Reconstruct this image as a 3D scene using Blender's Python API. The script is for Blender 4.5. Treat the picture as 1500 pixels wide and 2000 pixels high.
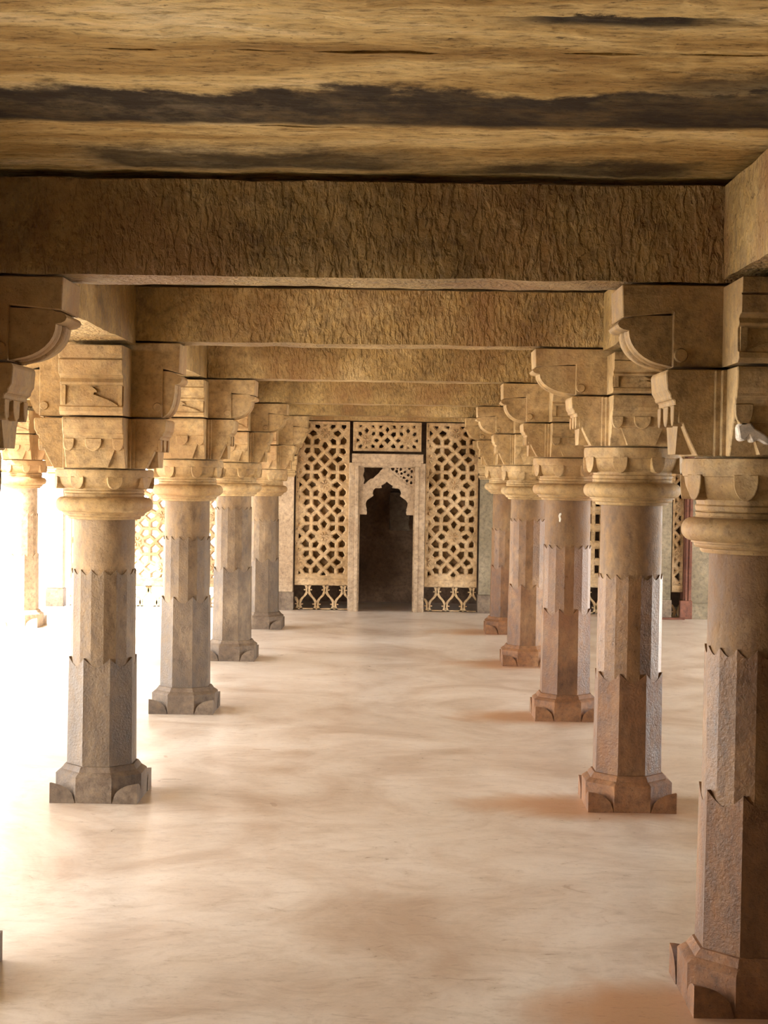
import bpy, bmesh, math, random
from mathutils import Vector, Matrix, noise

# ------------------------------------------------------------------ scene, camera, light
for o in list(bpy.data.objects):
    bpy.data.objects.remove(o)
SC = bpy.context.scene
C = SC.collection
PI = math.pi
random.seed(7)

CAM_H = 1.55
F_PX = 3000.0
YAW, PITCH, ROLL = 0.0111, -0.0268, 0.0151
cam_d = bpy.data.cameras.new('camera')
cam = bpy.data.objects.new('camera', cam_d)
C.objects.link(cam)
cam_d.sensor_fit = 'VERTICAL'
cam_d.sensor_height = 24.0
cam_d.lens = 24.0 * F_PX / 2000.0
cam_d.clip_start = 0.05
cam_d.clip_end = 500
_f = Vector((-math.sin(YAW), math.cos(YAW), 0)); _r = Vector((math.cos(YAW), math.sin(YAW), 0)); _u = Vector((0, 0, 1))
_f, _u = math.cos(PITCH) * _f + math.sin(PITCH) * _u, math.cos(PITCH) * _u - math.sin(PITCH) * _f
_r, _u = math.cos(ROLL) * _r + math.sin(ROLL) * _u, math.cos(ROLL) * _u - math.sin(ROLL) * _r
M = Matrix((_r, _u, -_f)).transposed().to_4x4()
M.translation = Vector((0, 0, CAM_H))
cam.matrix_world = M
SC.camera = cam

SC.view_settings.view_transform = 'Standard'
SC.view_settings.look = 'None'
SC.view_settings.gamma = 1.0
SC.view_settings.exposure = 2.1
SC.view_settings.use_curve_mapping = False

W = bpy.data.worlds.new('sky')
SC.world = W
W.use_nodes = True
bg = W.node_tree.nodes['Background']
bg.inputs['Color'].default_value = (1.0, 0.98, 0.955, 1)
bg.inputs['Strength'].default_value = 3.1

sun_d = bpy.data.lights.new('sun', 'SUN')
sun_d.energy = 7.0
sun_d.color = (1.0, 0.94, 0.85)
sun_d.angle = math.radians(6)
sun = bpy.data.objects.new('sun', sun_d)
C.objects.link(sun)
sun.rotation_euler = Vector((0.85, 0.75, -1.0)).to_track_quat('-Z', 'Y').to_euler()
sun.location = (-8, -6, 12)

try:
    SC.cycles.use_denoising = True
    SC.cycles.max_bounces = 10
    SC.cycles.diffuse_bounces = 7
    SC.cycles.sample_clamp_indirect = 8
    SC.cycles.caustics_reflective = False
    SC.cycles.caustics_refractive = False
except Exception:
    pass


# ------------------------------------------------------------------ materials
def node(nt, kind, **kw):
    n = nt.nodes.new(kind)
    for k, v in kw.items():
        setattr(n, k, v)
    return n


def ramp(nt, src, stops):
    r = nt.nodes.new('ShaderNodeValToRGB')
    el = r.color_ramp.elements
    while len(el) < len(stops):
        el.new(0.5)
    for e, (p, c) in zip(el, stops):
        e.position = p
        e.color = (*c, 1) if len(c) == 3 else c
    nt.links.new(src, r.inputs['Fac'])
    return r.outputs['Color']


def mix(nt, fac, a, b, mode='MIX'):
    m = nt.nodes.new('ShaderNodeMix')
    m.data_type = 'RGBA'
    m.blend_type = mode
    for sock, v in (('Factor', fac), ('A', a), ('B', b)):
        i = [s for s in m.inputs if s.name == sock and (s.type == ('VALUE' if sock == 'Factor' else 'RGBA'))][0]
        if hasattr(v, 'is_linked') or isinstance(v, bpy.types.NodeSocket):
            nt.links.new(v, i)
        elif sock == 'Factor':
            i.default_value = v
        else:
            i.default_value = (*v, 1)
    return [s for s in m.outputs if s.type == 'RGBA'][0]


def mth(nt, op, a, b=None, c=None):
    m = nt.nodes.new('ShaderNodeMath')
    m.operation = op
    for k, v in enumerate((a, b, c)):
        if v is None:
            continue
        if isinstance(v, bpy.types.NodeSocket):
            nt.links.new(v, m.inputs[k])
        else:
            m.inputs[k].default_value = v
    return m.outputs[0]


def noise_tex(nt, vec, scale, detail=6, rough=0.6, dist=0.0):
    n = nt.nodes.new('ShaderNodeTexNoise')
    n.inputs['Scale'].default_value = scale
    n.inputs['Detail'].default_value = detail
    n.inputs['Roughness'].default_value = rough
    n.inputs['Distortion'].default_value = dist
    nt.links.new(vec, n.inputs['Vector'])
    return n.outputs['Fac']


def scaled(nt, vec, s, loc=(0, 0, 0), rot=(0, 0, 0)):
    m = nt.nodes.new('ShaderNodeMapping')
    m.inputs['Scale'].default_value = s
    m.inputs['Location'].default_value = loc
    m.inputs['Rotation'].default_value = rot
    nt.links.new(vec, m.inputs['Vector'])
    return m.outputs['Vector']


def new_mat(name):
    m = bpy.data.materials.new(name)
    m.use_nodes = True
    nt = m.node_tree
    b = nt.nodes['Principled BSDF']
    g = nt.nodes.new('ShaderNodeNewGeometry')
    return m, nt, b, g.outputs['Position']


def bump(nt, b, h, strength, dist, prev=None):
    n = nt.nodes.new('ShaderNodeBump')
    n.inputs['Strength'].default_value = strength
    n.inputs['Distance'].default_value = dist
    nt.links.new(h, n.inputs['Height'])
    if prev is not None:
        nt.links.new(prev, n.inputs['Normal'])
    nt.links.new(n.outputs['Normal'], b.inputs['Normal'])
    return n.outputs['Normal']


def stone(name, dark, mid, light, patch=None, rough=(0.55, 0.8), pit=0.5, chisel=0.0, big=2.2, stretch=(1, 1, 1)):
    m, nt, b, pos = new_mat(name)
    v = scaled(nt, pos, stretch)
    n1 = noise_tex(nt, v, big, 9, 0.62, 0.4)
    col = ramp(nt, n1, [(0.34, dark), (0.5, mid), (0.66, light)])
    n2 = noise_tex(nt, v, 28, 5, 0.65)
    col = mix(nt, 0.8, col, ramp(nt, n2, [(0.3, (0.50, 0.46, 0.42)), (0.5, (1, 1, 1)), (0.72, (1.40, 1.36, 1.25))]), 'MULTIPLY')
    if patch:
        n3 = noise_tex(nt, scaled(nt, pos, (1, 1, 0.6), (3.1, 1.7, 0)), 1.7, 6, 0.6)
        col = mix(nt, ramp(nt, n3, [(0.50, (0, 0, 0)), (0.64, (0.75, 0.75, 0.75))]), col, patch)
    n4 = noise_tex(nt, pos, 130, 3, 0.6)
    speck = ramp(nt, n4, [(0.28, (0.45, 0.42, 0.38)), (0.40, (1, 1, 1))])
    col = mix(nt, 0.7, col, speck, 'MULTIPLY')
    nt.links.new(col, b.inputs['Base Color'])
    r = ramp(nt, n2, [(0.3, (rough[0],) * 3), (0.7, (rough[1],) * 3)])
    nt.links.new(r, b.inputs['Roughness'])
    b.inputs['Specular IOR Level'].default_value = 0.35
    n5 = noise_tex(nt, pos, 95, 5, 0.65)
    nn = bump(nt, b, n5, pit, 0.007)
    nn = bump(nt, b, noise_tex(nt, pos, 9, 5, 0.55), 0.5, 0.012, nn)
    if chisel:
        vc = scaled(nt, pos, (2.3, 1.5, 1.0), rot=(0, 0.35, 0))
        hc = noise_tex(nt, vc, 22, 3, 0.5, 0.3)
        hc = ramp(nt, hc, [(0.42, (0, 0, 0)), (0.60, (1, 1, 1))])
        bump(nt, b, hc, chisel, 0.012, nn)
    return m


MAT = {}
MAT['capital'] = stone('golden sandstone', (.22, .135, .052), (.36, .245, .112), (.49, .36, .195), patch=(.29, .155, .062), pit=0.45)
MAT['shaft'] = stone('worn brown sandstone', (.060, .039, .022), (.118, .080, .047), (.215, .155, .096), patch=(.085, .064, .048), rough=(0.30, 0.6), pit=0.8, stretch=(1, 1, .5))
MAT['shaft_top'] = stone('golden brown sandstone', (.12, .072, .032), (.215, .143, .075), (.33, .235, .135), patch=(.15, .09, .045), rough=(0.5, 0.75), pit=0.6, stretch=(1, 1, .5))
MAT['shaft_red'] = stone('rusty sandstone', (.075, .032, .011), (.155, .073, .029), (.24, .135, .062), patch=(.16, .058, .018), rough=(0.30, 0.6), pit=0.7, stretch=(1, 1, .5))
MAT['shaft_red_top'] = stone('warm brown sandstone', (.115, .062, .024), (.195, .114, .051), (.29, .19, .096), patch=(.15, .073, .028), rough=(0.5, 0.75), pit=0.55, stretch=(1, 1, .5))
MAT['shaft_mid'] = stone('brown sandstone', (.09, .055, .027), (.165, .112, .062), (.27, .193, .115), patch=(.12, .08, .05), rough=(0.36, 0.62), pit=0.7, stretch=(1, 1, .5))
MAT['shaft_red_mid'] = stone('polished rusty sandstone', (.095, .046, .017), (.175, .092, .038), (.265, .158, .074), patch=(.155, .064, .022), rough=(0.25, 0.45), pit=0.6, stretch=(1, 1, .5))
MAT['base'] = stone('dusty brown sandstone', (.07, .048, .032), (.13, .093, .063), (.215, .162, .113), pit=0.6)
MAT['base_red'] = stone('red dusted sandstone', (.11, .046, .016), (.195, .089, .037), (.275, .148, .072), pit=0.6)
MAT['beam'] = stone('chiselled ochre stone', (.19, .118, .040), (.34, .23, .090), (.48, .35, .17), patch=(.23, .115, .038), chisel=0.6, pit=0.8)
MAT['jali'] = stone('buff pierced stone', (.30, .195, .09), (.42, .29, .155), (.52, .385, .23), pit=0.35, big=3.0)
MAT['frame'] = stone('pinkish buff stone', (.28, .195, .12), (.365, .27, .175), (.45, .345, .24), pit=0.3)
MAT['red_frame'] = stone('red sandstone', (.085, .028, .016), (.13, .048, .028), (.18, .075, .045), pit=0.3)
MAT['wall'] = stone('grey lime plaster', (.14, .115, .07), (.20, .165, .108), (.27, .225, .155), pit=0.3, big=1.6)
MAT['dark_wall'] = stone('sooty passage stone', (.10, .06, .035), (.17, .105, .065), (.25, .16, .10), pit=0.4)
MAT['paving'] = stone('pale courtyard paving', (.52, .47, .40), (.60, .55, .48), (.68, .63, .56), pit=0.2)


def floor_mat():
    m, nt, b, pos = new_mat('polished lime floor')
    n1 = noise_tex(nt, scaled(nt, pos, (1.0, 1.0, 1)), 1.1, 7, 0.62, 1.6)
    col = ramp(nt, n1, [(0.30, (.41, .325, .255)), (0.45, (.53, .46, .39)), (0.58, (.615, .56, .495)), (0.75, (.68, .64, .585))])
    n2 = noise_tex(nt, scaled(nt, pos, (1.2, 2.2, 1), rot=(0, 0, .5)), 3.2, 6, 0.7, 2.5)
    col = mix(nt, 0.55, col, ramp(nt, n2, [(0.34, (.70, .65, .60)), (0.5, (1, 1, 1)), (0.68, (1.12, 1.11, 1.10))]), 'MULTIPLY')
    n3 = noise_tex(nt, scaled(nt, pos, (2.2, 3.0, 1), rot=(0, 0, -.2)), 2.3, 4, 0.5, 1.2)
    scuff = ramp(nt, n3, [(0.70, (1, 1, 1)), (0.745, (.66, .57, .5))])
    col = mix(nt, 0.8, col, scuff, 'MULTIPLY')
    # rusty shadow patches painted on the floor beside the feet of the shaded row
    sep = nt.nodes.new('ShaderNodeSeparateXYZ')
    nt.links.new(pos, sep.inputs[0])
    foot_shadow = None
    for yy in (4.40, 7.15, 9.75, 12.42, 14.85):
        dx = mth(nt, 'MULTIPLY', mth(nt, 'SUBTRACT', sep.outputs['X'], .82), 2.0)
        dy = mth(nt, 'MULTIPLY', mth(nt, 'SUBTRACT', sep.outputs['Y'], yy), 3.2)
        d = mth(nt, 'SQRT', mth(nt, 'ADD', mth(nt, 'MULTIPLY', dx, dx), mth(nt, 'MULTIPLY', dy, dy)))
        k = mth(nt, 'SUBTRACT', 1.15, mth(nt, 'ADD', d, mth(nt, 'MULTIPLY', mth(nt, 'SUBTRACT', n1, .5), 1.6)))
        foot_shadow = k if foot_shadow is None else mth(nt, 'MAXIMUM', foot_shadow, k)
    foot_shadow = mth(nt, 'MINIMUM', mth(nt, 'MAXIMUM', mth(nt, 'MULTIPLY', foot_shadow, 1.2), 0.0), 0.8)
    col = mix(nt, foot_shadow, col, (.47, .25, .12))
    n4 = noise_tex(nt, pos, 90, 3, 0.6)
    n6 = noise_tex(nt, scaled(nt, pos, (1, 2.6, 1)), 13, 6, 0.7, 1.5)
    col = mix(nt, 0.7, col, ramp(nt, n6, [(0.30, (.62, .56, .52)), (0.42, (1, 1, 1)), (0.7, (1.06, 1.06, 1.05))]), 'MULTIPLY')
    col = mix(nt, 0.25, col, ramp(nt, n4, [(0.3, (.75, .72, .7)), (0.5, (1, 1, 1))]), 'MULTIPLY')
    nt.links.new(col, b.inputs['Base Color'])
    nt.links.new(ramp(nt, n2, [(0.3, (.27,) * 3), (0.7, (.40,) * 3)]), b.inputs['Roughness'])
    nn = bump(nt, b, noise_tex(nt, pos, 3.5, 4, 0.5), 0.12, 0.01)
    bump(nt, b, noise_tex(nt, pos, 40, 3, 0.5), 0.08, 0.003, nn)
    return m


def ceiling_mat():
    m, nt, b, pos = new_mat('soot stained ceiling stone')
    sx = scaled(nt, pos, (0.45, 1.7, 1))
    n1 = noise_tex(nt, sx, 2.1, 9, 0.65, 0.5)
    col = ramp(nt, n1, [(0.30, (.19, .105, .033)), (0.44, (.36, .235, .085)), (0.55, (.56, .415, .19)), (0.70, (.74, .62, .39))])
    n2 = noise_tex(nt, scaled(nt, pos, (0.6, 1.6, 1)), 34, 5, 0.7)
    col = mix(nt, 0.85, col, ramp(nt, n2, [(0.32, (.34, .30, .26)), (0.47, (1, 1, 1)), (0.7, (1.3, 1.26, 1.16))]), 'MULTIPLY')
    # soot bands that follow the joints between the slabs
    sep = nt.nodes.new('ShaderNodeSeparateXYZ')
    nt.links.new(pos, sep.inputs[0])
    X, Y = sep.outputs['X'], sep.outputs['Y']
    nb = noise_tex(nt, scaled(nt, pos, (1.3, 0.9, 1)), 1.9, 6, 0.6)
    nf = noise_tex(nt, pos, 11, 7, 0.75)

    def band(y0, y1, amp, soft, x0=None, x1=None):
        yy = mth(nt, 'ADD', Y, mth(nt, 'MULTIPLY', mth(nt, 'SUBTRACT', nb, 0.5), amp))
        yy = mth(nt, 'ADD', yy, mth(nt, 'MULTIPLY', mth(nt, 'SUBTRACT', nf, 0.5), 0.22))
        def sstep(v, a, bb):
            mr = nt.nodes.new('ShaderNodeMapRange')
            mr.interpolation_type = 'SMOOTHSTEP'
            nt.links.new(v, mr.inputs['Value'])
            mr.inputs['From Min'].default_value = a
            mr.inputs['From Max'].default_value = bb
            return mr.outputs['Result']
        f = mth(nt, 'MULTIPLY', sstep(yy, y0 - soft, y0 + soft), mth(nt, 'SUBTRACT', 1.0, sstep(mth(nt, 'ADD', Y, mth(nt, 'MULTIPLY', mth(nt, 'SUBTRACT', nf, .5), .05)), y1 - 0.03, y1 + 0.03)))
        if x0 is not None:
            xx = mth(nt, 'ADD', X, mth(nt, 'MULTIPLY', mth(nt, 'SUBTRACT', nb, 0.5), 0.6))
            f = mth(nt, 'MULTIPLY', f, mth(nt, 'MULTIPLY', sstep(xx, x0 - .12, x0 + .12), mth(nt, 'SUBTRACT', 1.0, sstep(xx, x1 - .12, x1 + .12))))
        return f
    f = band(3.48, 3.82, 0.62, 0.05)
    f = mth(nt, 'MAXIMUM', f, mth(nt, 'MULTIPLY', mth(nt, 'MAXIMUM', band(4.14, 4.40, 0.45, 0.09, -.85, .02), band(4.24, 4.45, 0.3, 0.06, .12, .85)), 0.9))
    f = mth(nt, 'MAXIMUM', f, band(2.87, 2.95, 0.05, 0.02, 0.25, 0.62))
    f = mth(nt, 'MAXIMUM', f, mth(nt, 'MULTIPLY', band(3.32, 3.70, 0.30, 0.05, 0.55, 1.4), 0.8))
    f = mth(nt, 'MULTIPLY', f, ramp(nt, noise_tex(nt, pos, 5.5, 7, 0.7), [(0.30, (.78,) * 3), (0.55, (.99,) * 3)]))
    col = mix(nt, f, col, (.030, .021, .014))
    pits = ramp(nt, noise_tex(nt, scaled(nt, pos, (.7, 1.4, 1)), 60, 3, 0.7), [(0.30, (.25, .22, .2)), (0.38, (1, 1, 1))])
    col = mix(nt, 0.85, col, pits, 'MULTIPLY')
    nt.links.new(col, b.inputs['Base Color'])
    b.inputs['Roughness'].default_value = 0.85
    b.inputs['Specular IOR Level'].default_value = 0.15
    nn = bump(nt, b, n2, 0.8, 0.012)
    bump(nt, b, noise_tex(nt, sx, 7, 6, 0.6), 0.7, 0.03, nn)
    return m


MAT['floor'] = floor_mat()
MAT['ceiling'] = ceiling_mat()


# ------------------------------------------------------------------ mesh helpers
class MB:
    def __init__(self):
        self.bm = bmesh.new()

    def poly(self, pts):
        vs = [self.bm.verts.new(p) for p in pts]
        return self.bm.faces.new(vs)

    def box(self, x0, x1, y0, y1, z0, z1):
        v = [self.bm.verts.new(p) for p in ((x0, y0, z0), (x1, y0, z0), (x1, y1, z0), (x0, y1, z0), (x0, y0, z1), (x1, y0, z1), (x1, y1, z1), (x0, y1, z1))]
        for f in ((0, 3, 2, 1), (4, 5, 6, 7), (0, 1, 5, 4), (1, 2, 6, 5), (2, 3, 7, 6), (3, 0, 4, 7)):
            self.bm.faces.new([v[i] for i in f])

    def rough_box(self, x0, x1, y0, y1, z0, z1, step=0.06, amp=0.004, seed=0.0, scale=7.0):
        """a block of stone whose faces and edges are slightly uneven"""
        n = [max(1, min(60, int(round((b - a) / step)))) for a, b in ((x0, x1), (y0, y1), (z0, z1))]
        vert = {}
        def V(i, j, k):
            key = (i, j, k)
            if key not in vert:
                p = Vector((x0 + (x1 - x0) * i / n[0], y0 + (y1 - y0) * j / n[1], z0 + (z1 - z0) * k / n[2]))
                q = p * scale + Vector((seed, seed * 1.7, seed * 0.3))
                d = noise.noise_vector(q) * amp + noise.noise_vector(q * 3.1) * amp * 0.5
                vert[key] = self.bm.verts.new(p + d)
            return vert[key]
        for i in range(n[0]):
            for j in range(n[1]):
                self.bm.faces.new([V(i, j, 0), V(i, j + 1, 0), V(i + 1, j + 1, 0), V(i + 1, j, 0)])
                self.bm.faces.new([V(i, j, n[2]), V(i + 1, j, n[2]), V(i + 1, j + 1, n[2]), V(i, j + 1, n[2])])
        for i in range(n[0]):
            for k in range(n[2]):
                self.bm.faces.new([V(i, 0, k), V(i + 1, 0, k), V(i + 1, 0, k + 1), V(i, 0, k + 1)])
                self.bm.faces.new([V(i, n[1], k), V(i, n[1], k + 1), V(i + 1, n[1], k + 1), V(i + 1, n[1], k)])
        for j in range(n[1]):
            for k in range(n[2]):
                self.bm.faces.new([V(0, j, k), V(0, j, k + 1), V(0, j + 1, k + 1), V(0, j + 1, k)])
                self.bm.faces.new([V(n[0], j, k), V(n[0], j + 1, k), V(n[0], j + 1, k + 1), V(n[0], j, k + 1)])

    def rings(self, rings, cap=True):
        """loft between rings of points (all the same count)"""
        R = [[self.bm.verts.new(p) for p in ring] for ring in rings]
        n = len(R[0])
        for a, b in zip(R, R[1:]):
            for i in range(n):
                self.bm.faces.new([a[i], a[(i + 1) % n], b[(i + 1) % n], b[i]])
        if cap:
            self.bm.faces.new(R[0][::-1])
            self.bm.faces.new(R[-1])

    def lathe(self, prof, n=64, cap=True):
        self.rings([[(r * math.cos(2 * PI * i / n), r * math.sin(2 * PI * i / n), z) for i in range(n)] for r, z in prof], cap)

    def prism(self, pts, w, ang=0.0, off=0.0, w2=None):
        """profile pts (r, z) extruded across width w, pointing along direction ang"""
        c, s = math.cos(ang), math.sin(ang)
        def P(r, u, z):
            return (r * c - u * s, r * s + u * c, z)
        a = [self.bm.verts.new(P(r, off - w / 2, z)) for r, z in pts]
        b = [self.bm.verts.new(P(r, off + w / 2, z)) for r, z in pts]
        n = len(pts)
        for i in range(n):
            self.bm.faces.new([a[i], b[i], b[(i + 1) % n], a[(i + 1) % n]])
        self.bm.faces.new(a)
        self.bm.faces.new(b[::-1])

    def plate(self, pts, d0, d1, ang=0.0, origin=(0, 0, 0), taper=1.0):
        """outline pts (u, z) facing direction ang, from depth d0 (inside) to d1 (outside)"""
        c, s = math.cos(ang), math.sin(ang)
        cu = sum(p[0] for p in pts) / len(pts); cz = sum(p[1] for p in pts) / len(pts)
        def P(d, u, z):
            return (origin[0] + d * c - u * s, origin[1] + d * s + u * c, origin[2] + z)
        a = [self.bm.verts.new(P(d0, u, z)) for u, z in pts]
        b = [self.bm.verts.new(P(d1, cu + (u - cu) * taper, cz + (z - cz) * taper)) for u, z in pts]
        n = len(pts)
        for i in range(n):
            self.bm.faces.new([a[i], a[(i + 1) % n], b[(i + 1) % n], b[i]])
        self.bm.faces.new(b)
        self.bm.faces.new(a[::-1])

    def build(self, name, mat, parent=None, bevel=0.0, smooth=None, seg=1):
        bm = self.bm
        bmesh.ops.recalc_face_normals(bm, faces=bm.faces[:])
        if bevel:
            es = [e for e in bm.edges if len(e.link_faces) == 2 and e.calc_face_angle(0) > 0.5]
            bmesh.ops.bevel(bm, geom=es, offset=bevel, segments=seg, affect='EDGES', clamp_overlap=True, profile=0.6)
        me = bpy.data.meshes.new(name)
        bm.to_mesh(me)
        bm.free()
        me.materials.append(mat)
        if smooth is not None:
            for p in me.polygons:
                p.use_smooth = True
            me.set_sharp_from_angle(angle=math.radians(smooth))
        o = bpy.data.objects.new(name, me)
        C.objects.link(o)
        if parent is not None:
            o.parent = parent
        return o


def tag(o, label, cat, group=None):
    o['kind'] = 'thing'
    o['label'] = label
    o['category'] = cat
    if group:
        o['group'] = group
    return o


def root(name, loc, label=None, cat=None, group=None):
    o = bpy.data.objects.new(name, None)
    o.empty_display_size = 0.1
    o.location = loc
    C.objects.link(o)
    if label:
        tag(o, label, cat, group)
    return o


def structure(o):
    o['kind'] = 'structure'
    return o


# ------------------------------------------------------------------ layout
ZB = 2.115          # underside of the beams
ZC = 2.39           # underside of the roof slabs
YW = 16.95          # front of the end wall
# name: x, y, torus z, capital top, bracket joint, underside of beam, facet tops, reach of the side corbels
PIL = {
    'L0': (-1.43, 4.56, 1.354, 1.590, 1.850, 2.105, .66, 1.07, .44),
    'L1': (-1.395, 7.21, 1.373, 1.537, 1.776, 2.132, .662, 1.072, .36),
    'L2': (-1.366, 9.80, 1.409, 1.600, 1.861, 2.118, .735, 1.116, .43),
    'L3': (-1.365, 12.50, 1.397, 1.597, 1.847, 2.086, .752, 1.239, .43),
    'L4': (-1.340, 14.99, 1.356, 1.546, 1.781, 2.077, .685, 1.063, .42),
    'R0': (1.060, 4.56, 1.392, 1.601, 1.858, 2.105, .628, 1.049, .43),
    'R1': (1.080, 7.21, 1.476, 1.674, 1.910, 2.132, .631, 1.087, .47),
    'R2': (1.060, 9.77, 1.450, 1.646, 1.865, 2.118, .699, 1.099, .43),
    'R3': (1.034, 12.47, 1.405, 1.608, 1.860, 2.086, .653, 1.181, .43),
    'R4': (1.030, 14.87, 1.413, 1.611, 1.860, 2.077, .660, 1.012, .42),
    'S2': (-3.68, 9.80, 1.40, 1.60, 1.85, 2.118, .70, 1.09, .43),
    'S3': (-3.68, 12.45, 1.40, 1.60, 1.85, 2.086, .70, 1.09, .43),
    'S4': (-3.66, 14.80, 1.40, 1.60, 1.85, 2.077, .70, 1.09, .43),
}
ROWY = [4.56, 7.21, 9.79, 12.48, 14.93]

# ------------------------------------------------------------------ setting
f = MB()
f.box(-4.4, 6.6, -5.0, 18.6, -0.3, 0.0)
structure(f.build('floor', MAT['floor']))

g = MB()
g.box(-60, 60, -50, 60, -0.7, -0.32)
structure(g.build('courtyard_ground', MAT['paving']))

cl = MB()
seams = [-5.0, -4.2, -3.5, -2.8, -2.0, -1.3, -0.6, 0.1, 0.8, 1.5, 2.12, 2.86, 3.15, 3.84, 4.56, 5.25, 5.9, 6.5, 7.21, 7.9, 8.5, 9.1, 9.79, 10.5, 11.2, 11.8, 12.48, 13.1, 13.7, 14.3, 14.93, 15.6, 16.3, 17.0, 17.8, 18.6]
xs = [-4.35, -3.68, -1.38, 1.06, 3.5, 6.7]
for k, (a, b) in enumerate(zip(seams, seams[1:])):
    for q, (xa, xb) in enumerate(zip(xs, xs[1:])):
        dz = random.uniform(.006, .016)
        if abs(a - 2.12) < .01: dz = 0.0
        near = q == 2 and 0.7 < a < 4.5
        cl.rough_box(xa + .001, xb - .001, a + .0015, b - .0015, ZC + dz, ZC + .16, step=0.035 if near else 0.3, amp=.006 if near else .004, seed=k * 3.3 + q)
cl.box(-4.36, 6.75, -5.05, 18.65, ZC + .17, ZC + .35)
structure(cl.build('ceiling', MAT['ceiling']))

w = MB()
w.box(-4.3, 6.6, -5.2, -5.0, 0, ZC)
structure(w.build('light_blocker_rear', MAT['frame']))  # unseen wall added to stop light from behind, pale to bounce onto beams
w = MB()
w.box(-4.3, -4.1, -5.0, 2.4, 0, ZC)
structure(w.build('light_blocker_left', MAT['wall']))  # unseen wall added so that less daylight reaches the near end
w = MB()
w.box(6.4, 6.6, -5.0, 7.2, 0, ZC)
structure(w.build('light_blocker_right', MAT['wall']))  # unseen wall added to hold back daylight from the shaded side


# ------------------------------------------------------------------ pillars
def oct_r(t, a, n=8, ph=0.0):
    """radius of a regular n-gon of apothem a at angle t (a face centre at angle ph)"""
    st = 2 * PI / n
    d = (t - ph + st / 2) % st - st / 2
    return a / math.cos(d)


def ring(fn, z, n=128):
    return [(fn(2 * PI * i / n) * math.cos(2 * PI * i / n), fn(2 * PI * i / n) * math.sin(2 * PI * i / n), z) for i in range(n)]


def ring2(fr, fz, n=128):
    out = []
    for i in range(n):
        t = 2 * PI * i / n
        out.append((fr(t) * math.cos(t), fr(t) * math.sin(t), fz(t)))
    return out


def lobe_outline(w, h, flat=0.35, n=9):
    """a tongue hanging from z = 0: straight sides, round end"""
    pts = [(-w / 2, 0), (-w / 2, -h * flat)]
    for i in range(1, n):
        a = PI * i / n
        pts.append((-w / 2 * math.cos(a), -h * flat - h * (1 - flat) * math.sin(a)))
    pts += [(w / 2, -h * flat), (w / 2, 0)]
    return pts


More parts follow.
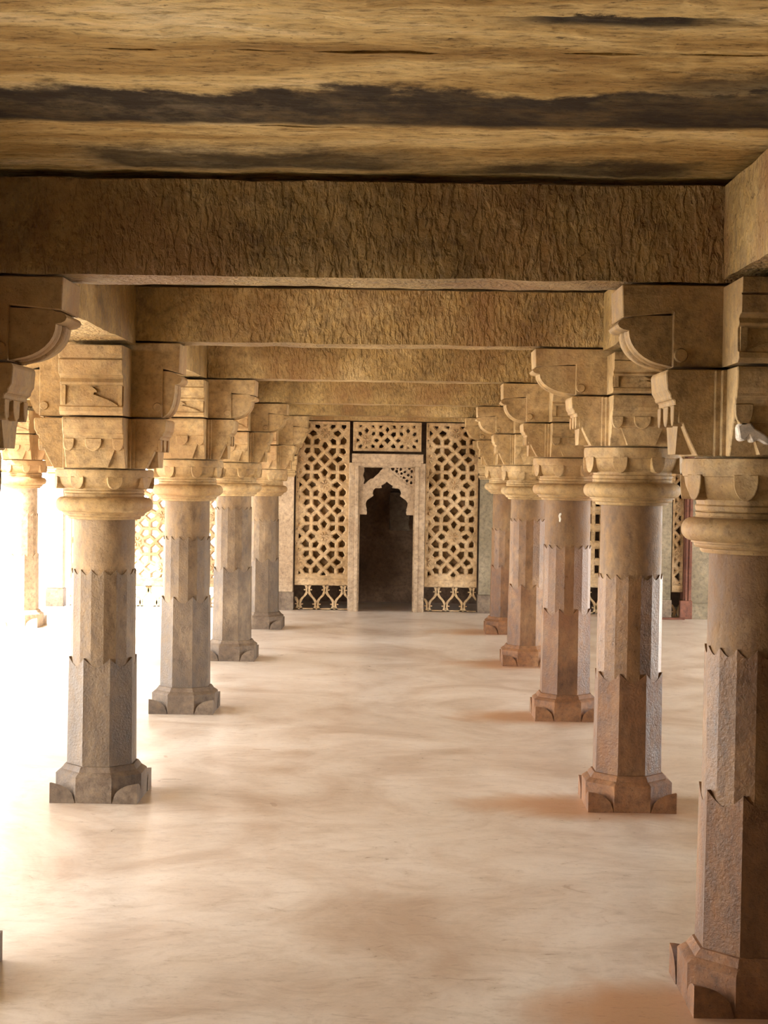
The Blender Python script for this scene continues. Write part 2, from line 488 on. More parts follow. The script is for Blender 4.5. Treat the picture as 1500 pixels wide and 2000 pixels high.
def pillar(key, label, group, red=False):
    x, y, zt, zc, zj, zb, z1, z2, reach = PIL[key]
    r0 = root('pillar', (x, y, 0), label, 'pillar', group)
    rs = sum(ord(c) * 7.3 for c in key)
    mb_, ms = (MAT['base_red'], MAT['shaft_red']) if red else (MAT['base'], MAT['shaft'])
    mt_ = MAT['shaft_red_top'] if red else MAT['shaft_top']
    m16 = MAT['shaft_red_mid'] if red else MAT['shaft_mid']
    if key[0] == 'S':
        ms = mt_ = mb_ = m16 = MAT['frame']  # paler stone puts the sun glare into the colour of the outer pillars
    mc = MAT['capital']
    # --- plinth: octagon standing in a square, with a carved leaf at each corner
    A, zp = 0.20, 0.125
    m = MB()
    def o(a):
        return lambda t: oct_r(t, a)
    m.rings([ring(o(A), 0, 64), ring(o(A), zp - .006, 64), ring(o(A - .006), zp, 64), ring(o(A - .02), zp + .010, 64), ring(o(A - .024), zp + .012, 64), ring(o(A - .03), zp + .022, 64), ring(o(.16), zp + .035, 64), ring(o(.148), zp + .037, 64)])
    plinth = m.build('plinth', mb_, r0, smooth=22)
    cut = A * (2 - math.sqrt(2))
    for q in range(4):
        m = MB()
        sa, sb = ((1, 1), (-1, 1), (-1, -1), (1, -1))[q]
        H, N = 0.092, 8
        top_a, top_b, bot_a, bot_b = [], [], [], []
        for i in range(N + 1):
            s = i / N
            h = H * math.sqrt(max(0.0, 1 - s * s)) + 0.001
            e = A + .002
            pa = (sa * (e - s * cut), sb * e); pb = (sa * e, sb * (e - s * cut))
            top_a.append(m.bm.verts.new((*pa, h))); top_b.append(m.bm.verts.new((*pb, h)))
            bot_a.append(m.bm.verts.new((*pa, 0))); bot_b.append(m.bm.verts.new((*pb, 0)))
        for i in range(N):
            m.bm.faces.new([top_a[i], top_a[i + 1], top_b[i + 1], top_b[i]])
            m.bm.faces.new([top_a[i], bot_a[i], bot_a[i + 1], top_a[i + 1]])
            m.bm.faces.new([top_b[i], top_b[i + 1], bot_b[i + 1], bot_b[i]])
        bmesh.ops.remove_doubles(m.bm, verts=m.bm.verts[:], dist=1e-4)
        m.build('corner_leaf', mb_, r0)
    # --- shaft: eight-sided, then sixteen-sided, then round, each ending in a scalloped edge
    zs = zp + .035
    a8b, a8t, a16, rr = .152, .149, .1475, .1435
    def edge(n, z, dip):
        st = 2 * PI / n
        def fz(t):
            d = abs((t + st / 2) % st - st / 2) / (st / 2)
            return z - dip * (1 - d ** 1.6)
        return fz
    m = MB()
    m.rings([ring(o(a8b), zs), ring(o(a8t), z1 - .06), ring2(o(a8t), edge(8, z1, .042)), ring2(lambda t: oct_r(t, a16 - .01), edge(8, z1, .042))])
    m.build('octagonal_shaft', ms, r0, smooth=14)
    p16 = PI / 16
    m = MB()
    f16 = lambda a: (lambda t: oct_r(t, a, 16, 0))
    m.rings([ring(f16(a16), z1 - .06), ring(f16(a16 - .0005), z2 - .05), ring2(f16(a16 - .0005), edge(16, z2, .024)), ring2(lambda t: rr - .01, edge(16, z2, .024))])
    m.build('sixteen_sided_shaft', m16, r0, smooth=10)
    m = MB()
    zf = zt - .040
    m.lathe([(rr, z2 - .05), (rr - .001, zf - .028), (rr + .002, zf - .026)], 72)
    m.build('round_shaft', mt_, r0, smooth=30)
    # --- ring moulding
    m = MB()
    prof = [(rr - .01, zf - .030), (.166, zf - .028), (.170, zf - .022), (.170, zf - .016), (.183, zf - .013), (.188, zf - .007), (.188, zf - .001), (.196, zf + .001)]
    for i in range(11):
        a = -PI / 2 + PI * i / 10
        prof.append((.196 + .030 * math.cos(a), zt + .034 * math.sin(a)))
    prof += [(.186, zt + .036), (.183, zt + .042), (.186, zt + .050), (.180, zt + .054)]
    m.lathe(prof, 80)
    m.build('ring_moulding', mc, r0, smooth=35)
    # --- capital: soft octagonal bell with tongues hanging at its corners
    k0 = zt + .050
    h = zc - k0
    def so(a, k=.45):
        return lambda t: a * (1 - k) + k * oct_r(t, a)
    m = MB()
    prof = [(.176, 0), (.182, .04), (.184, .12), (.179, .15), (.181, .24), (.195, .30), (.205, .38), (.212, .48), (.216, .60), (.2175, .66), (.222, .67), (.224, .75), (.225, .9), (.222, .985), (.214, 1.0)]
    m.rings([ring(so(a), k0 + h * q, 64) for a, q in prof])
    cap = m.build('capital', mc, r0, smooth=30)
    for i in range(8):
        m = MB()
        m.plate(lobe_outline(.070, min(.075, h * .5), .25), .19, .229, PI / 8 + i * PI / 4, (0, 0, k0 + h * .70))
        m.build('pendant', mc, cap, bevel=.002)
    # --- lower bracket: a cross of four arms
    b0 = zc + .005
    bh = zj - b0
    m = MB()
    aw = .275
    zz = lambda q: b0 + bh * q
    arm_prof = [(0, zz(0)), (.212, zz(0)), (.226, zz(.10)), (.243, zz(.24)), (.252, zz(.32)), (.256, zz(.37)), (.268, zz(.37)), (.271, zz(.56)), (.279, zz(.57)), (.281, zz(.63)), (.292, zz(.65)), (.293, zz(.69)), (.302, zz(.75)), (.306, zz(.94)), (.300, zz(.985)), (0, zz(.985))]
    for q in range(4):
        m.prism(arm_prof, aw, q * PI / 2)
    for s1 in (-1, 1):
        for s2 in (-1, 1):
            m.box(s1 * .10, s1 * (aw / 2 + .030), s2 * .10, s2 * (aw / 2 + .014), b0, zz(.975))
            m.box(s1 * .10, s1 * (aw / 2 + .014), s2 * .10, s2 * (aw / 2 + .030), b0, zz(.975))
    m.lathe([(.19, zc - .004), (.19, zc + .012)], 24)
    cross = m.build('lower_bracket', mc, r0, bevel=.003)
    for q in range(4):
        a = q * PI / 2
        for u, w in ((0, .075), (-.112, .05), (.112, .05)):
            m = MB()
            m.plate(lobe_outline(w, bh * .24, .3), .24, .283, a, (-math.sin(a) * u, math.cos(a) * u, zz(.575)))
            m.build('pendant', mc, cross, bevel=.002)
        m = MB()
        m.plate([(-.062, zz(.02)), (.062, zz(.02)), (.098, zz(.40)), (-.098, zz(.40))], .20, .262, a)
        m.build('shield_panel', mc, cross)
    # --- upper corbels
    c0 = zj + .004
    ch = zb - c0
    cz = lambda q: c0 + ch * q
    for q in range(4):
        a = q * PI / 2
        side = q in (0, 2)
        R = reach if side else .42
        top = (zb if side else min(zb, 2.10)) - .008
        ch = top - c0
        m = MB()
        w = .236 if side else .285
        if side:
            m.prism([(0, cz(0)), (.285, cz(0)), (.285, cz(.66)), (R, cz(.60)), (R + .004, cz(1.0)), (0, cz(1.0))], w, a)
            pr = [(.20, cz(.0)), (.285, cz(.005))]
            n = 9
            for i in range(1, n + 1):
                t = PI / 2 * i / n
                pr.append((.285 + (R - .305) * math.sin(t), cz(.02 + .42 * (1 - math.cos(t)))))
            for i in range(7):
                t = -PI / 2 + PI * i / 6
                pr.append((R - .022 + .034 * math.cos(t), cz(.52) + ch * .075 * math.sin(t)))
            pr += [(R - .035, cz(.62)), (.20, cz(.64))]
            cb = None
            body = MB()
            body.prism(pr, w - .03, a)
            cb = m.build('corbel', mc, r0, bevel=.003)
            body.build('scroll', mc, cb, smooth=40)
            # ribbed leaf running down the front of the scroll
            lf = MB()
            nu, nv = 24, 14
            grid = []
            for j in range(nv + 1):
                t = PI / 2 * j / nv
                br = .285 + (R - .305) * math.sin(t); bz = cz(.02 + .42 * (1 - math.cos(t)))
                nx, nz = math.sin(t) * .55 + .2, -math.cos(t) * .75
                row = []
                for i in range(nu + 1):
                    u = (i / nu - .5)
                    hgt = .012 * abs(math.cos(u * PI * 4)) * (1 - (2 * u) ** 6) - .004
                    if abs(u) < .12: hgt += .007
                    uu = u * (w - .036) * (0.72 + .28 * math.sin(t))
                    rr_, zz_ = br + nx * hgt, bz + nz * hgt
                    row.append(lf.bm.verts.new((rr_ * math.cos(a) - uu * math.sin(a), rr_ * math.sin(a) + uu * math.cos(a), zz_)))
                grid.append(row)
            for j in range(nv):
                for i in range(nu):
                    lf.bm.faces.new([grid[j][i], grid[j][i + 1], grid[j + 1][i + 1], grid[j + 1][i]])
            lf.build('leaf_carving', mc, cb, smooth=60)
            for s in (-1, 1):
                bs = MB()
                pts = [(.022 * math.cos(2 * PI * i / 16), .022 * math.sin(2 * PI * i / 16)) for i in range(16)]
                cx = .262
                bs.plate(pts, 0, .010, a + s * PI / 2, (cx * math.cos(a) - s * (w / 2 - .002) * math.sin(a), cx * math.sin(a) + s * (w / 2 - .002) * math.cos(a), cz(.14)), .8)
                bs.build('boss', mc, cb, smooth=40)
        else:
            R2 = .36
            m.prism([(0, cz(0)), (R2 - .035, cz(0)), (R2 - .02, cz(.05)), (R2 - .022, cz(.12)), (R2 - .04, cz(.14)), (R2 - .046, cz(.42)), (R2 - .03, cz(.44)), (R2 - .026, cz(.47)), (R2 - .034, cz(.53)), (R2 - .016, cz(.57)), (R2, cz(.58)), (R2 + .004, cz(.79)), (R2 - .006, cz(.80)), (R2 - .006, cz(.81)), (R2 + .006, cz(.82)), (R2 + .008, cz(1.0)), (0, cz(1.0))], w, a)
            cb = m.build('corbel', mc, r0, bevel=.003)
            # relief on the front panel: a low ogee mound with a spade finial
            rl = MB()
            up = []
            for i in range(17):
                u = -1 + 2 * i / 16
                up.append((u * .118, ch * (.145 + .16 * (1 - abs(u)) ** .75 * (1 if abs(u) < .85 else .8))))
            rl.plate([(.118, ch * .125), ] + up[::-1] + [(-.118, ch * .125)], R2 - .06, R2 - .030, a, (0, 0, c0))
            rl.plate([(0, ch * .41), (-.022, ch * .355), (-.024, ch * .33), (-.010, ch * .325), (-.008, ch * .26), (.008, ch * .26), (.010, ch * .325), (.024, ch * .33), (.022, ch * .355)], R2 - .06, R2 - .032, a, (0, 0, c0))
            rl.build('relief', mc, cb)
            for s in (-1, 1):
                fr = MB()
                fr.plate([(s * .118, ch * .13), (s * .136, ch * .13), (s * .136, ch * .43), (s * .118, ch * .43)], R2 - .07, R2 - .034, a, (0, 0, c0))
                fr.build('panel_border', mc, cb)
    return r0


ordn = ['', 'first', 'second', 'third', 'fourth']
LABEL = {
    'L0': 'sandstone pillar nearest the camera in the row along the glaring open side, mostly cut off',
    'L1': 'tall-corbelled grey-brown pillar in the sunny row, fourth counting from the latticed end wall',
    'L2': 'sandstone pillar in the sunny row, third counting from the latticed end wall',
    'L3': 'sandstone pillar in the sunny row, second counting from the latticed end wall',
    'L4': 'slim-looking sandstone pillar in the sunny row, next to the plain pilaster of the end wall',
    'R0': 'big shiny red-brown pillar in the shaded row, closest one, cut by the picture edge',
    'R1': 'whole rusty pillar with scrolled corbel in the shaded row, fourth from the latticed end wall',
    'R2': 'rusty pillar in the shaded row with chipped white nick, third from the latticed end wall',
    'R3': 'dark red-footed pillar in the shaded row, second counting from the latticed end wall',
    'R4': 'small rusty pillar in the shaded row, next to the pierced screen of the end wall',
    'S2': 'glare-lightened pillar of the outer arcade, farthest from the end wall',
    'S3': 'glare-lightened pillar of the outer arcade, middle one of three by the courtyard',
    'S4': 'glare-lightened white pillar of the outer arcade, closest to the end wall',
}
for k in PIL:
    pillar(k, LABEL[k], 'outer arcade pillars' if k[0] == 'S' else ('pillars of the sunny row' if k[0] == 'L' else 'pillars of the shaded row'), red=(k[0] == 'R'))

cr = [c for c in bpy.data.objects['pillar.005'].children if c.name.startswith('lower_bracket')][0]
m = MB()
m.plate([(-.133, 1.690), (-.118, 1.706), (-.095, 1.702), (-.080, 1.684), (-.052, 1.668), (-.020, 1.640), (-.045, 1.636), (-.070, 1.650), (-.088, 1.642), (-.098, 1.662), (-.112, 1.645), (-.126, 1.652)], .22, .283, -PI / 2, taper=.93)
pp = m.build('plaster_patch', MAT['paving'], cr, bevel=.004)
pp['label'] = 'pale broken plaster repair'
r2 = bpy.data.objects['pillar.007']
m = MB()
m.plate([(-.006, -.034), (.006, -.036), (.012, -.012), (.004, .008), (.014, .022), (.010, .034), (-.004, .030), (-.012, .010), (-.006, -.012)], .13, .1465, -PI / 2 - .46, (0, 0, 1.275), .8)
nk = m.build('chipped_nick', MAT['paving'], r2, bevel=.0015)
nk['label'] = 'small white chipped nick'


# ------------------------------------------------------------------ beams
def beam(x0, x1, y0, y1, z0, label, group, seed, step=.05):
    m = MB()
    m.rough_box(x0, x1, y0, y1, z0, ZC - .010, step=step, amp=.005, seed=seed, scale=6)
    return tag(m.build('stone_beam', MAT['beam'], smooth=40), label, 'beam', group)


XL, XR, XS = -1.375, 1.055, -3.68
where = ['over the two closest pillars', 'second from the camera', 'third from the camera', 'fourth from the camera', 'closest to the carved doorway']
TH = .115
for k, y in enumerate(ROWY):
    zb = PIL['L%d' % k][5]
    beam(XL + .008, XR - .008, y - TH, y + TH, zb, 'ochre chiselled roof beam crossing the central aisle, ' + where[k], 'beams across the central aisle', 11 + k * 5.1, .04)
    beam(XS + .008, XL - .008, y - TH, y + TH, zb, 'roof beam between the sunny row and outer arcade, ' + where[k].replace('over the two closest pillars', 'closest to the camera'), 'beams across the sunny side aisle', 41 + k * 5.1, .08)
    beam(XR + .008, 6.5, y - TH, y + TH, zb, 'roof beam spanning the shaded side aisle, ' + where[k].replace('over the two closest pillars', 'closest to the camera'), 'beams across the shaded side aisle', 71 + k * 5.1, .12)
ends = [1.9] + ROWY + [YW + .02]
gap = ['running towards the camera', 'between first and second cross beams', 'between second and third cross beams', 'between third and fourth cross beams', 'between fourth and fifth cross beams', 'running into the end wall']
for k in range(6):
    for X, nm, row in ((XL, 'sunny row', 'beams along the sunny row'), (XR, 'shaded row', 'beams along the shaded row'), (XS, 'outer arcade', 'beams along the outer arcade')):
        if X == XS and k < 2:
            continue
        z0 = 2.114
        a, b = ends[k] + (TH + .014 if k else 0), ends[k + 1] - (TH + .014 if k < 5 else .075)
        beam(X - .14, X + .14, a, b, z0, 'roof beam along the %s, %s' % (nm, gap[k]), row, 100 + k * 7 + X, .06)


# ------------------------------------------------------------------ pierced screens
def clip(poly, p, n):
    """keep the part of a convex polygon where (q - p) . n <= 0"""
    out = []
    for i in range(len(poly)):
        a, b = poly[i], poly[(i + 1) % len(poly)]
        da = (a[0] - p[0]) * n[0] + (a[1] - p[1]) * n[1]
        db = (b[0] - p[0]) * n[0] + (b[1] - p[1]) * n[1]
        if da <= 0:
            out.append(a)
        if da * db < 0:
            t = da / (da - db)
            out.append((a[0] + (b[0] - a[0]) * t, a[1] + (b[1] - a[1]) * t))
    return out


def inset(poly, d):
    cx = sum(p[0] for p in poly) / len(poly); cy = sum(p[1] for p in poly) / len(poly)
    out = poly
    for i in range(len(poly)):
        a, b = poly[i], poly[(i + 1) % len(poly)]
        ex, ey = b[0] - a[0], b[1] - a[1]
        L = math.hypot(ex, ey)
        if L < 1e-6:
            continue
        n = (ey / L, -ex / L)
        if (cx - a[0]) * n[0] + (cy - a[1]) * n[1] > 0:
            n = (-n[0], -n[1])
        out = clip(out, (a[0] - n[0] * d, a[1] - n[1] * d), n)
        if len(out) < 3:
            return []
    return out


def star_sites(w, z0, z1, cx, cz, S=.57):
    """eight-hole rings round solid rosettes on a centred lattice"""
    pts = []
    for i in range(-8, 9):
        for j in range(-8, 9):
            for ox, oz, kind in ((0, 0, 'R'), (.5, .5, 'R'), (.5, 0, 'D'), (0, .5, 'D')):
                X, Z = cx + (i + ox) * S, cz + (j + oz) * S
                if kind == 'R':
                    pts.append((X, Z, True))
                    for q in range(8):
                        a = q * PI / 4
                        r = (.128 if q % 2 == 0 else .118) * S / .57
                        pts.append((X + r * math.cos(a), Z + r * math.sin(a), False))
                else:
                    pts.append((X, Z, False))
                    for sx in (-1, 1):
                        for sz in (-1, 1):
                            pts.append((X + sx * .083 * S / .57, Z + sz * .083 * S / .57, False))
    return [p for p in pts if -.2 < p[0] < w + .2 and z0 - .2 < p[1] < z1 + .2]


def lattice(m, x0, x1, z0, z1, yf, depth, sites, strut=.017, rad=.3):
    """pierced stone panel: a hole in the middle of every cell of the pattern"""
    rect = [(x0, z0), (x1, z0), (x1, z1), (x0, z1)]
    for i, s in enumerate(sites):
        if not (x0 - .06 < s[0] < x1 + .06 and z0 - .06 < s[1] < z1 + .06):
            continue
        cell = rect
        for j, t in enumerate(sites):
            if i == j:
                continue
            d = math.hypot(t[0] - s[0], t[1] - s[1])
            if d > rad or d < 1e-5:
                continue
            cell = clip(cell, ((s[0] + t[0]) / 2, (s[1] + t[1]) / 2), ((t[0] - s[0]) / d, (t[1] - s[1]) / d))
            if len(cell) < 3:
                break
        if len(cell) < 3:
            continue
        cell = [p for q, p in enumerate(cell) if math.hypot(p[0] - cell[q - 1][0], p[1] - cell[q - 1][1]) > 1e-4]
        if len(cell) < 3:
            continue
        if s[2]:
            m.poly([(p[0], yf, p[1]) for p in cell])
            m.poly([(p[0], yf + depth, p[1]) for p in cell][::-1])
            for q in range(8):          # petals cut on the solid rosette
                a = q * PI / 4 + PI / 8
                c, sn = math.cos(a), math.sin(a)
                pp = [(.012, 0), (.032, .011), (.050, .009), (.056, 0), (.050, -.009), (.032, -.011)]
                ok = all(x0 < s[0] + u * c - v * sn < x1 and z0 < s[1] + u * sn + v * c < z1 for u, v in pp)
                if ok:
                    va = [(s[0] + u * c - v * sn, yf + .001, s[1] + u * sn + v * c) for u, v in pp]
                    vb = [(s[0] + (u * .8 + .007) * c - v * .6 * sn, yf - .012, s[1] + (u * .8 + .007) * sn + v * .6 * c) for u, v in pp]
                    for e in range(6):
                        m.poly([va[e], va[(e + 1) % 6], vb[(e + 1) % 6], vb[e]])
                    m.poly(vb)
            continue
        a1 = inset(cell, strut * .45)
        if len(a1) < 3:
            m.poly([(p[0], yf, p[1]) for p in cell])
            continue
        hole = None
        n = len(cell)
        cx = sum(p[0] for p in cell) / n; cz = sum(p[1] for p in cell) / n
        inr = min(abs((cell[(q + 1) % n][0] - cell[q][0]) * (cz - cell[q][1]) - (cell[(q + 1) % n][1] - cell[q][1]) * (cx - cell[q][0])) / max(1e-6, math.hypot(cell[(q + 1) % n][0] - cell[q][0], cell[(q + 1) % n][1] - cell[q][1])) for q in range(n))
        if inr < strut * 1.15:
            m.poly([(p[0], yf, p[1]) for p in cell]); m.poly([(p[0], yf + depth, p[1]) for p in cell][::-1])
            continue
        k1, k2 = 1 - strut * .5 / inr, 1 - strut / inr
        h1 = [(cx + (p[0] - cx) * k1, cz + (p[1] - cz) * k1) for p in cell]
        h2 = [(cx + (p[0] - cx) * k2, cz + (p[1] - cz) * k2) for p in cell]
        for q in range(n):
            r = (q + 1) % n
            m.poly([(cell[q][0], yf, cell[q][1]), (cell[r][0], yf, cell[r][1]), (h1[r][0], yf, h1[r][1]), (h1[q][0], yf, h1[q][1])])
            m.poly([(h1[q][0], yf, h1[q][1]), (h1[r][0], yf, h1[r][1]), (h2[r][0], yf + .014, h2[r][1]), (h2[q][0], yf + .014, h2[q][1])])
            m.poly([(h2[q][0], yf + .014, h2[q][1]), (h2[r][0], yf + .014, h2[r][1]), (h2[r][0], yf + depth, h2[r][1]), (h2[q][0], yf + depth, h2[q][1])])
            m.poly([(h2[q][0], yf + depth, h2[q][1]), (h2[r][0], yf + depth, h2[r][1]), (cell[r][0], yf + depth, cell[r][1]), (cell[q][0], yf + depth, cell[q][1])])


def ogee_band(m, x0, x1, z0, z1, yf, depth, D=.094):
    """strip of serpentine ribs that swell into two staggered rows of pointed ovals"""
    h = z1 - z0
    n = max(1, int(round((x1 - x0) / D)))
    D = (x1 - x0) / n
    t = .0145
    N = 22
    for k in range(n + 1):
        s = 1 if k % 2 == 0 else -1
        prev = None
        for i in range(N + 1):
            z = z0 + h * i / N
            c = math.cos(2 * PI * (i / N - .5 + .29) / 1.16)
            x = x0 + D * k + s * .040 * math.copysign(abs(c) ** .8, c)
            xa, xb = max(x0, min(x1, x - t)), max(x0, min(x1, x + t))
            cur = [(xa, yf, z), (xb, yf, z), (xb, yf + depth, z), (xa, yf + depth, z)]
            if prev and xb - xa > .002:
                for q in range(4):
                    m.poly([prev[q], prev[(q + 1) % 4], cur[(q + 1) % 4], cur[q]])
            prev = cur
    for k in range(n):
        for zz in (.21, .79):
            m.box(x0 + D * k + .004, x0 + D * (k + 1) - .004, yf + .003, yf + depth, z0 + h * zz - .006, z0 + h * zz + .006) if (k % 2 == 0) == (zz < .5) else None
    m.box(x0, x1, yf, yf + depth, z0, z0 + .012)
    m.box(x0, x1, yf, yf + depth, z1 - .006, z1)


def screen(name, x0, x1, z0, z1, label, group, cx, cz, yf=YW, zstrip=None, S=.57, sites=None, mat='jali', strut=.0215, back=False):
    w0 = x0
    r = root(name, ((x0 + x1) / 2, yf, 0 if zstrip else z0), label, 'screen', group)
    off = Vector(r.location)
    def add(part, m, mt):
        o_ = m.build(part, MAT[mt], r)
        o_.data.transform(Matrix.Translation(-off))
        return o_
    st = sites or star_sites(10, z0, z1, cx - x0, cz, S)
    st = [(p[0] + x0, p[1], p[2]) for p in st]
    m = MB()
    e = .014
    lattice(m, x0 + e, x1 - e, z0 + e, z1 - e, yf + .006, .10, st, strut)
    add('pierced_panel', m, mat)
    if back:
        m = MB(); m.box(x0 + .002, x1 - .002, yf + .112, yf + .13, z0 + .002, z1 - .12)
        add('back_slab', m, mat)
    m = MB()
    m.box(x0, x0 + e, yf, yf + .1, z0, z1); m.box(x1 - e, x1, yf, yf + .1, z0, z1)
    m.box(x0 + e, x1 - e, yf, yf + .1, z0, z0 + e); m.box(x0 + e, x1 - e, yf, yf + .1, z1 - e, z1)
    add('border', m, mat)
    if zstrip:
        m = MB(); m.box(x0, x1, yf - .012, yf + .1, zstrip, z0 - .001); add('sill_bar', m, mat)
        m = MB(); ogee_band(m, x0, x1, .006, zstrip - .002, yf + .01, .06); add('wavy_strip', m, mat)
    return r


screen('lattice_screen', -1.165, -.578, .347, 2.085, 'tall buff pierced screen between the plain pilaster and the carved doorway', 'end wall screens', -1.165 + .316, 1.385, zstrip=.28, back=True)
screen('lattice_screen', .268, .845, .347, 2.085, 'tall buff pierced screen beside doorway on the shaded row side', 'end wall screens', .268 + .318, 1.40, zstrip=.28, back=True)
screen('lattice_screen', -.540, .212, 1.765, 2.085, 'small pierced panel with two star rosettes above the carved doorway', 'end wall screens', -.54 + .15, 1.885, S=.455 / 1.0)
sq = [(i * .095 + .05, j * .19 + .1, False) for i in range(0, 20) for j in range(-1, 14)]
screen('lattice_screen', 1.18, 2.70, .40, 2.085, 'dark screen with small square holes behind the shaded row of pillars', 'end wall screens', 0, 0, zstrip=.30, sites=[(p[0], p[1], False) for p in sq], strut=.022, yf=YW + .06)
screen('lattice_screen', 2.945, 3.062, .36, 2.085, 'narrow pierced strip beside the red stone door post', 'end wall screens', .03, 1.2, yf=16.66, zstrip=.29, S=.50, strut=.012)
screen('lattice_screen', -2.545, -1.49, .30, 2.085, 'sunlit pierced screen beyond the sunny row, next to the plain pilaster', 'end wall screens', .5, 1.3, zstrip=.24)
screen('lattice_screen', -3.66, -2.555, .30, 2.085, 'sunlit pierced screen beyond the sunny row, next to the courtyard corner', 'end wall screens', .5, 1.3, zstrip=.24)


# ------------------------------------------------------------------ pilasters on the end wall
def pilaster(x0, x1, yf, label, side, q=1.0):
    r = root('pilaster', ((x0 + x1) / 2, yf, 0), label, 'pilaster', 'pilasters on the end wall')
    w = (x1 - x0) / 2
    m = MB(); m.rough_box(-w - .008, w + .008, -.022, .14, 0, .20, .05, .003, x0); m.build('base_block', MAT['base'], r)
    m = MB(); m.box(-w, w, 0, .13, .20, 1.47); m.build('shaft', MAT['frame'] if side else MAT['wall'], r, bevel=.004)
    m = MB()
    for (g_, za, zb_) in ((.008, 1.47, 1.485), (.020, 1.487, 1.515), (.012, 1.517, 1.535), (.024, 1.537, 1.60), (.034, 1.602, 1.66), (.03, 1.662, 1.70)):
        m.box(-w - g_, w + g_, -g_, .052, za, zb_)
    m.build('capital', MAT['capital'], r, bevel=.003)
    m = MB()
    m.box(-w, w, -.015, .052, 1.705, 1.90)
    for s in (-1, 1):
        m.prism([(w - .02, 1.705), (w + .03 * q, 1.72), (w + .05 * q, 1.78), (w + .085 * q, 1.80), (w + .09 * q, 1.895), (w - .02, 1.895)], .065, 0 if s > 0 else PI, (.018 if s > 0 else -.018))
    m.build('bracket', MAT['capital'], r, bevel=.003)
    m = MB()
    m.box(-w - .02, w + .02, -.02, .052, 1.905, 2.08)
    for s in (-1, 1):
        m.prism([(w, 1.905), (w + .05 * q, 1.92), (w + .10 * q, 1.97), (w + .115 * q, 2.02), (w + .14 * q, 2.03), (w + .145 * q, 2.08), (w, 2.08)], .065, 0 if s > 0 else PI, (.018 if s > 0 else -.018))
    m.build('corbel', MAT['capital'], r, bevel=.003)
    m = MB()
    m.prism([(0, 1.705), (.05, 1.71), (.10, 1.74), (.13, 1.80), (.20, 1.83), (.22, 1.90), (.30, 1.96), (.33, 2.08), (0, 2.08)], 2 * w - .02, -PI / 2)
    m.build('front_corbel', MAT['capital'], r, bevel=.003)
    return r


pilaster(-1.385, -1.182, YW - .06, 'pinkish plain pilaster against the end wall at the end of the sunny row', 1)
pilaster(.865, 1.02, YW - .06, 'slim pilaster against the end wall behind the shaded row of pillars', 0)
pilaster(2.74, 2.925, 16.60, 'grey pilaster with flared base beside the red stone door post', 0, .5)
pilaster(-3.90, -3.72, YW - .06, 'sunlit pilaster at the courtyard corner of the end wall', 1)

# lintel over the end wall screens
tagb = beam(-3.9, 6.5, YW - .04, YW + .16, 2.097, 'long stone lintel lying over the pierced screens of the end wall', None, 201, .1)

# ------------------------------------------------------------------ the carved doorway
YD = 16.84
dr = bpy.data.objects.new('door_1', None)
dr.location = (-.165, YD, 0)
C.objects.link(dr)
structure(dr)


def dadd(part, m, mt, bevel=0.0, parent=None):
    o_ = m.build(part, MAT[mt], parent or dr, bevel=bevel)
    o_.data.transform(Matrix.Translation(-Vector(dr.location)))
    return o_


for xa, xb in ((-.575, -.470), (.150, .262)):
    m = MB()
    inner = xb if xa < -.3 else xa
    m.box(xa, xb, YD, YD + .2, 0, 1.635)
    s = 1 if xa < -.3 else -1
    m.box(min(xa, xa) + (.07 if s > 0 else .0), xb - (0 if s > 0 else .07), YD - .012, YD, 0, 1.60)
    dadd('door_jamb', m, 'frame', .004)
m = MB(); m.box(-.545, .235, YD - .014, YD + .2, 1.637, 1.735); m.box(-.52, .215, YD - .004, YD + .0, 1.60, 1.637)
dadd('door_lintel', m, 'frame', .005)
m = MB(); m.box(-.469, .149, YD + .03, YD + .06, 1.585, 1.636); dadd('inner_lintel', m, 'frame', .004)
for xa, xb in ((-.469, -.455), (.135, .149)):
    m = MB(); m.box(xa, xb, YD + .03, YD + .09, 0, 1.584); dadd('inner_frame', m, 'frame')

# arch panel
m = MB()
AX, ZA, K = -.160, 1.430, .00158


def A(cx, cy):
    return (AX + (cx - 768) * K, ZA + (570 - cy) * K)


def arc_pts(p, q, bulge, n=6):
    (x0, y0), (x1, y1) = p, q
    out = []
    for i in range(n):
        t = i / n
        nx, ny = -(y1 - y0), (x1 - x0)
        s = 4 * t * (1 - t) * bulge
        out.append((x0 + (x1 - x0) * t + nx * s, y0 + (y1 - y0) * t + ny * s))
    return out


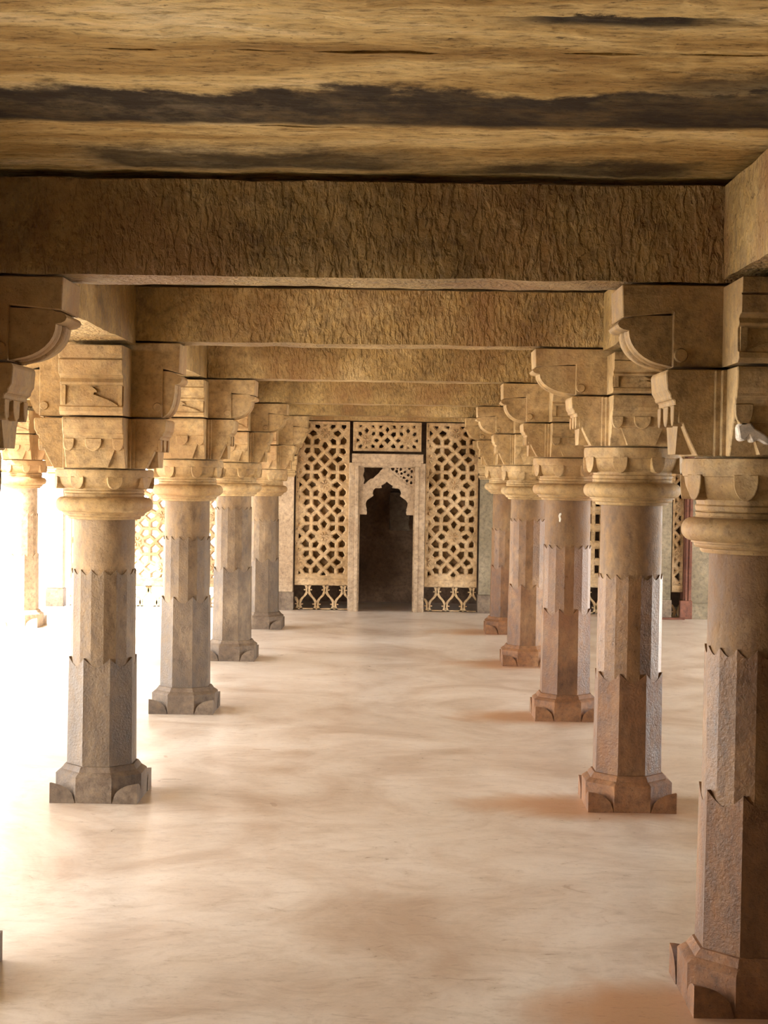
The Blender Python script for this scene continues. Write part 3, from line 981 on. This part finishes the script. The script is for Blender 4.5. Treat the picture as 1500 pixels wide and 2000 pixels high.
left_foot = [(582, 800), (628, 800), (632, 782), (626, 768)]
left_arc = arc_pts((632, 764), (668, 680), -.30) + [(676, 668), (668, 652)] + arc_pts((670, 646), (722, 622), -.34) + [(732, 612), (728, 600)] + arc_pts((730, 596), (768, 568), .05)
la = left_foot + [(660, 680) if False else p for p in left_arc]
right = [(768 + (768 - p[0]), p[1]) for p in la[::-1]]
outline = la + [(768, 568)] + [p for p in right if p[0] > 768.5] + [(954, 440), (582, 440)]
holes = []
holes.append([(606, 470), (640, 466), (652, 474), (690, 467), (735, 468), (738, 480), (722, 492), (712, 510), (690, 528), (672, 548), (652, 552), (634, 568), (612, 590), (604, 585), (612, 556), (600, 530), (608, 500)])
for (cx, cy, r, sq_) in ((808, 480, 13, 1), (838, 474, 9, .8), (834, 496, 11, 1), (862, 482, 10, 1.3), (868, 512, 9, 1), (894, 470, 8, .8), (922, 474, 10, 1), (940, 496, 8, 1.4), (892, 500, 9, 1), (916, 522, 10, 1), (886, 540, 11, .8), (938, 534, 8, 1.2), (908, 562, 10, 1), (936, 574, 9, 1.3), (864, 534, 5, 1), (846, 514, 5, 1)):
    holes.append([(cx + r * (1 + .25 * math.sin(3 * a + cx)) * math.cos(a), cy + r * sq_ * math.sin(a)) for a in [2 * PI * i / 9 for i in range(9)]])
bm = m.bm
all_e = []
for loop in [outline] + holes:
    vs = [bm.verts.new((A(*p)[0], YD + .05, A(*p)[1])) for p in loop]
    for i in range(len(vs)):
        all_e.append(bm.edges.new((vs[i], vs[(i + 1) % len(vs)])))
res = bmesh.ops.triangle_fill(bm, use_beauty=True, use_dissolve=False, edges=all_e)
faces = [g_ for g_ in bm.faces]
ext = bmesh.ops.extrude_face_region(bm, geom=faces)
vv = [g_ for g_ in ext['geom'] if isinstance(g_, bmesh.types.BMVert)]
bmesh.ops.translate(bm, vec=(0, .05, 0), verts=vv)
dadd('cusped_arch', m, 'frame')
# raised rim following the arch band
m = MB()
band = [(590, 622), (640, 590), (700, 545), (768, 490), (836, 545), (896, 590), (948, 622)]
for p, q in zip(band, band[1:]):
    a, b = A(*p), A(*q)
    m.poly([(a[0], YD + .044, a[1]), (b[0], YD + .044, b[1]), (b[0], YD + .044, b[1] + .014), (a[0], YD + .044, a[1] + .014)])
    m.poly([(a[0], YD + .044, a[1]), (b[0], YD + .044, b[1]), (b[0], YD + .052, b[1]), (a[0], YD + .052, a[1])])
    m.poly([(a[0], YD + .044, a[1] + .014), (b[0], YD + .044, b[1] + .014), (b[0], YD + .052, b[1] + .014), (a[0], YD + .052, a[1] + .014)])
dadd('arch_rim', m, 'frame')

# passage behind the doorway and screens
m = MB()
m.box(-1.5, 6.6, 18.1, 18.3, 0, ZC)
structure(m.build('wall_passage', MAT['dark_wall']))
m = MB(); m.box(-1.50, -1.37, YW + .11, 18.1, 0, ZC); structure(m.build('wall_passage_end', MAT['dark_wall']))
m = MB(); m.box(6.5, 6.65, YW + .11, 18.1, 0, ZC); structure(m.build('wall_passage_far', MAT['dark_wall']))
m = MB()
m.rough_box(-.13, .10, 17.95, 18.09, .86, 1.30, .05, .012, 3)
tag(m.build('stone_slab', MAT['base'], smooth=40), 'rough grey stone slab on the dark wall seen through the carved doorway', 'slab')

# the wall of the shaded aisle beyond the red door post
m = MB(); m.box(3.15, 6.6, 16.62, 16.9, 0, ZC - .01); structure(m.build('wall_back', MAT['wall']))
m = MB(); m.box(3.15, 6.6, 16.585, 16.62, 0, .17); structure(m.build('baseboard_back', MAT['wall']))
rp = root('door_post', (3.10, 16.6, 0), 'red sandstone door post beside the narrow pierced strip', 'door post')
m = MB(); m.box(-.035, .045, -.02, .2, .2, 2.085); m.build('shaft', MAT['red_frame'], rp, bevel=.004)
m = MB(); m.box(-.022, -.002, -.032, -.02, .2, 2.085); m.box(.014, .03, -.03, -.02, .2, 2.085); m.build('fillet', MAT['red_frame'], rp)
m = MB(); m.box(-.075, .055, -.035, .045, 0, .199); m.build('base_block', MAT['red_frame'], rp, bevel=.004)
m = MB(); m.box(2.3, 3.06, 16.47, 16.56, 0, .018)
tag(m.build('door_sill', MAT['red_frame'], bevel=.003), 'low red sandstone sill on the floor at the foot of the grey pilaster', 'sill')
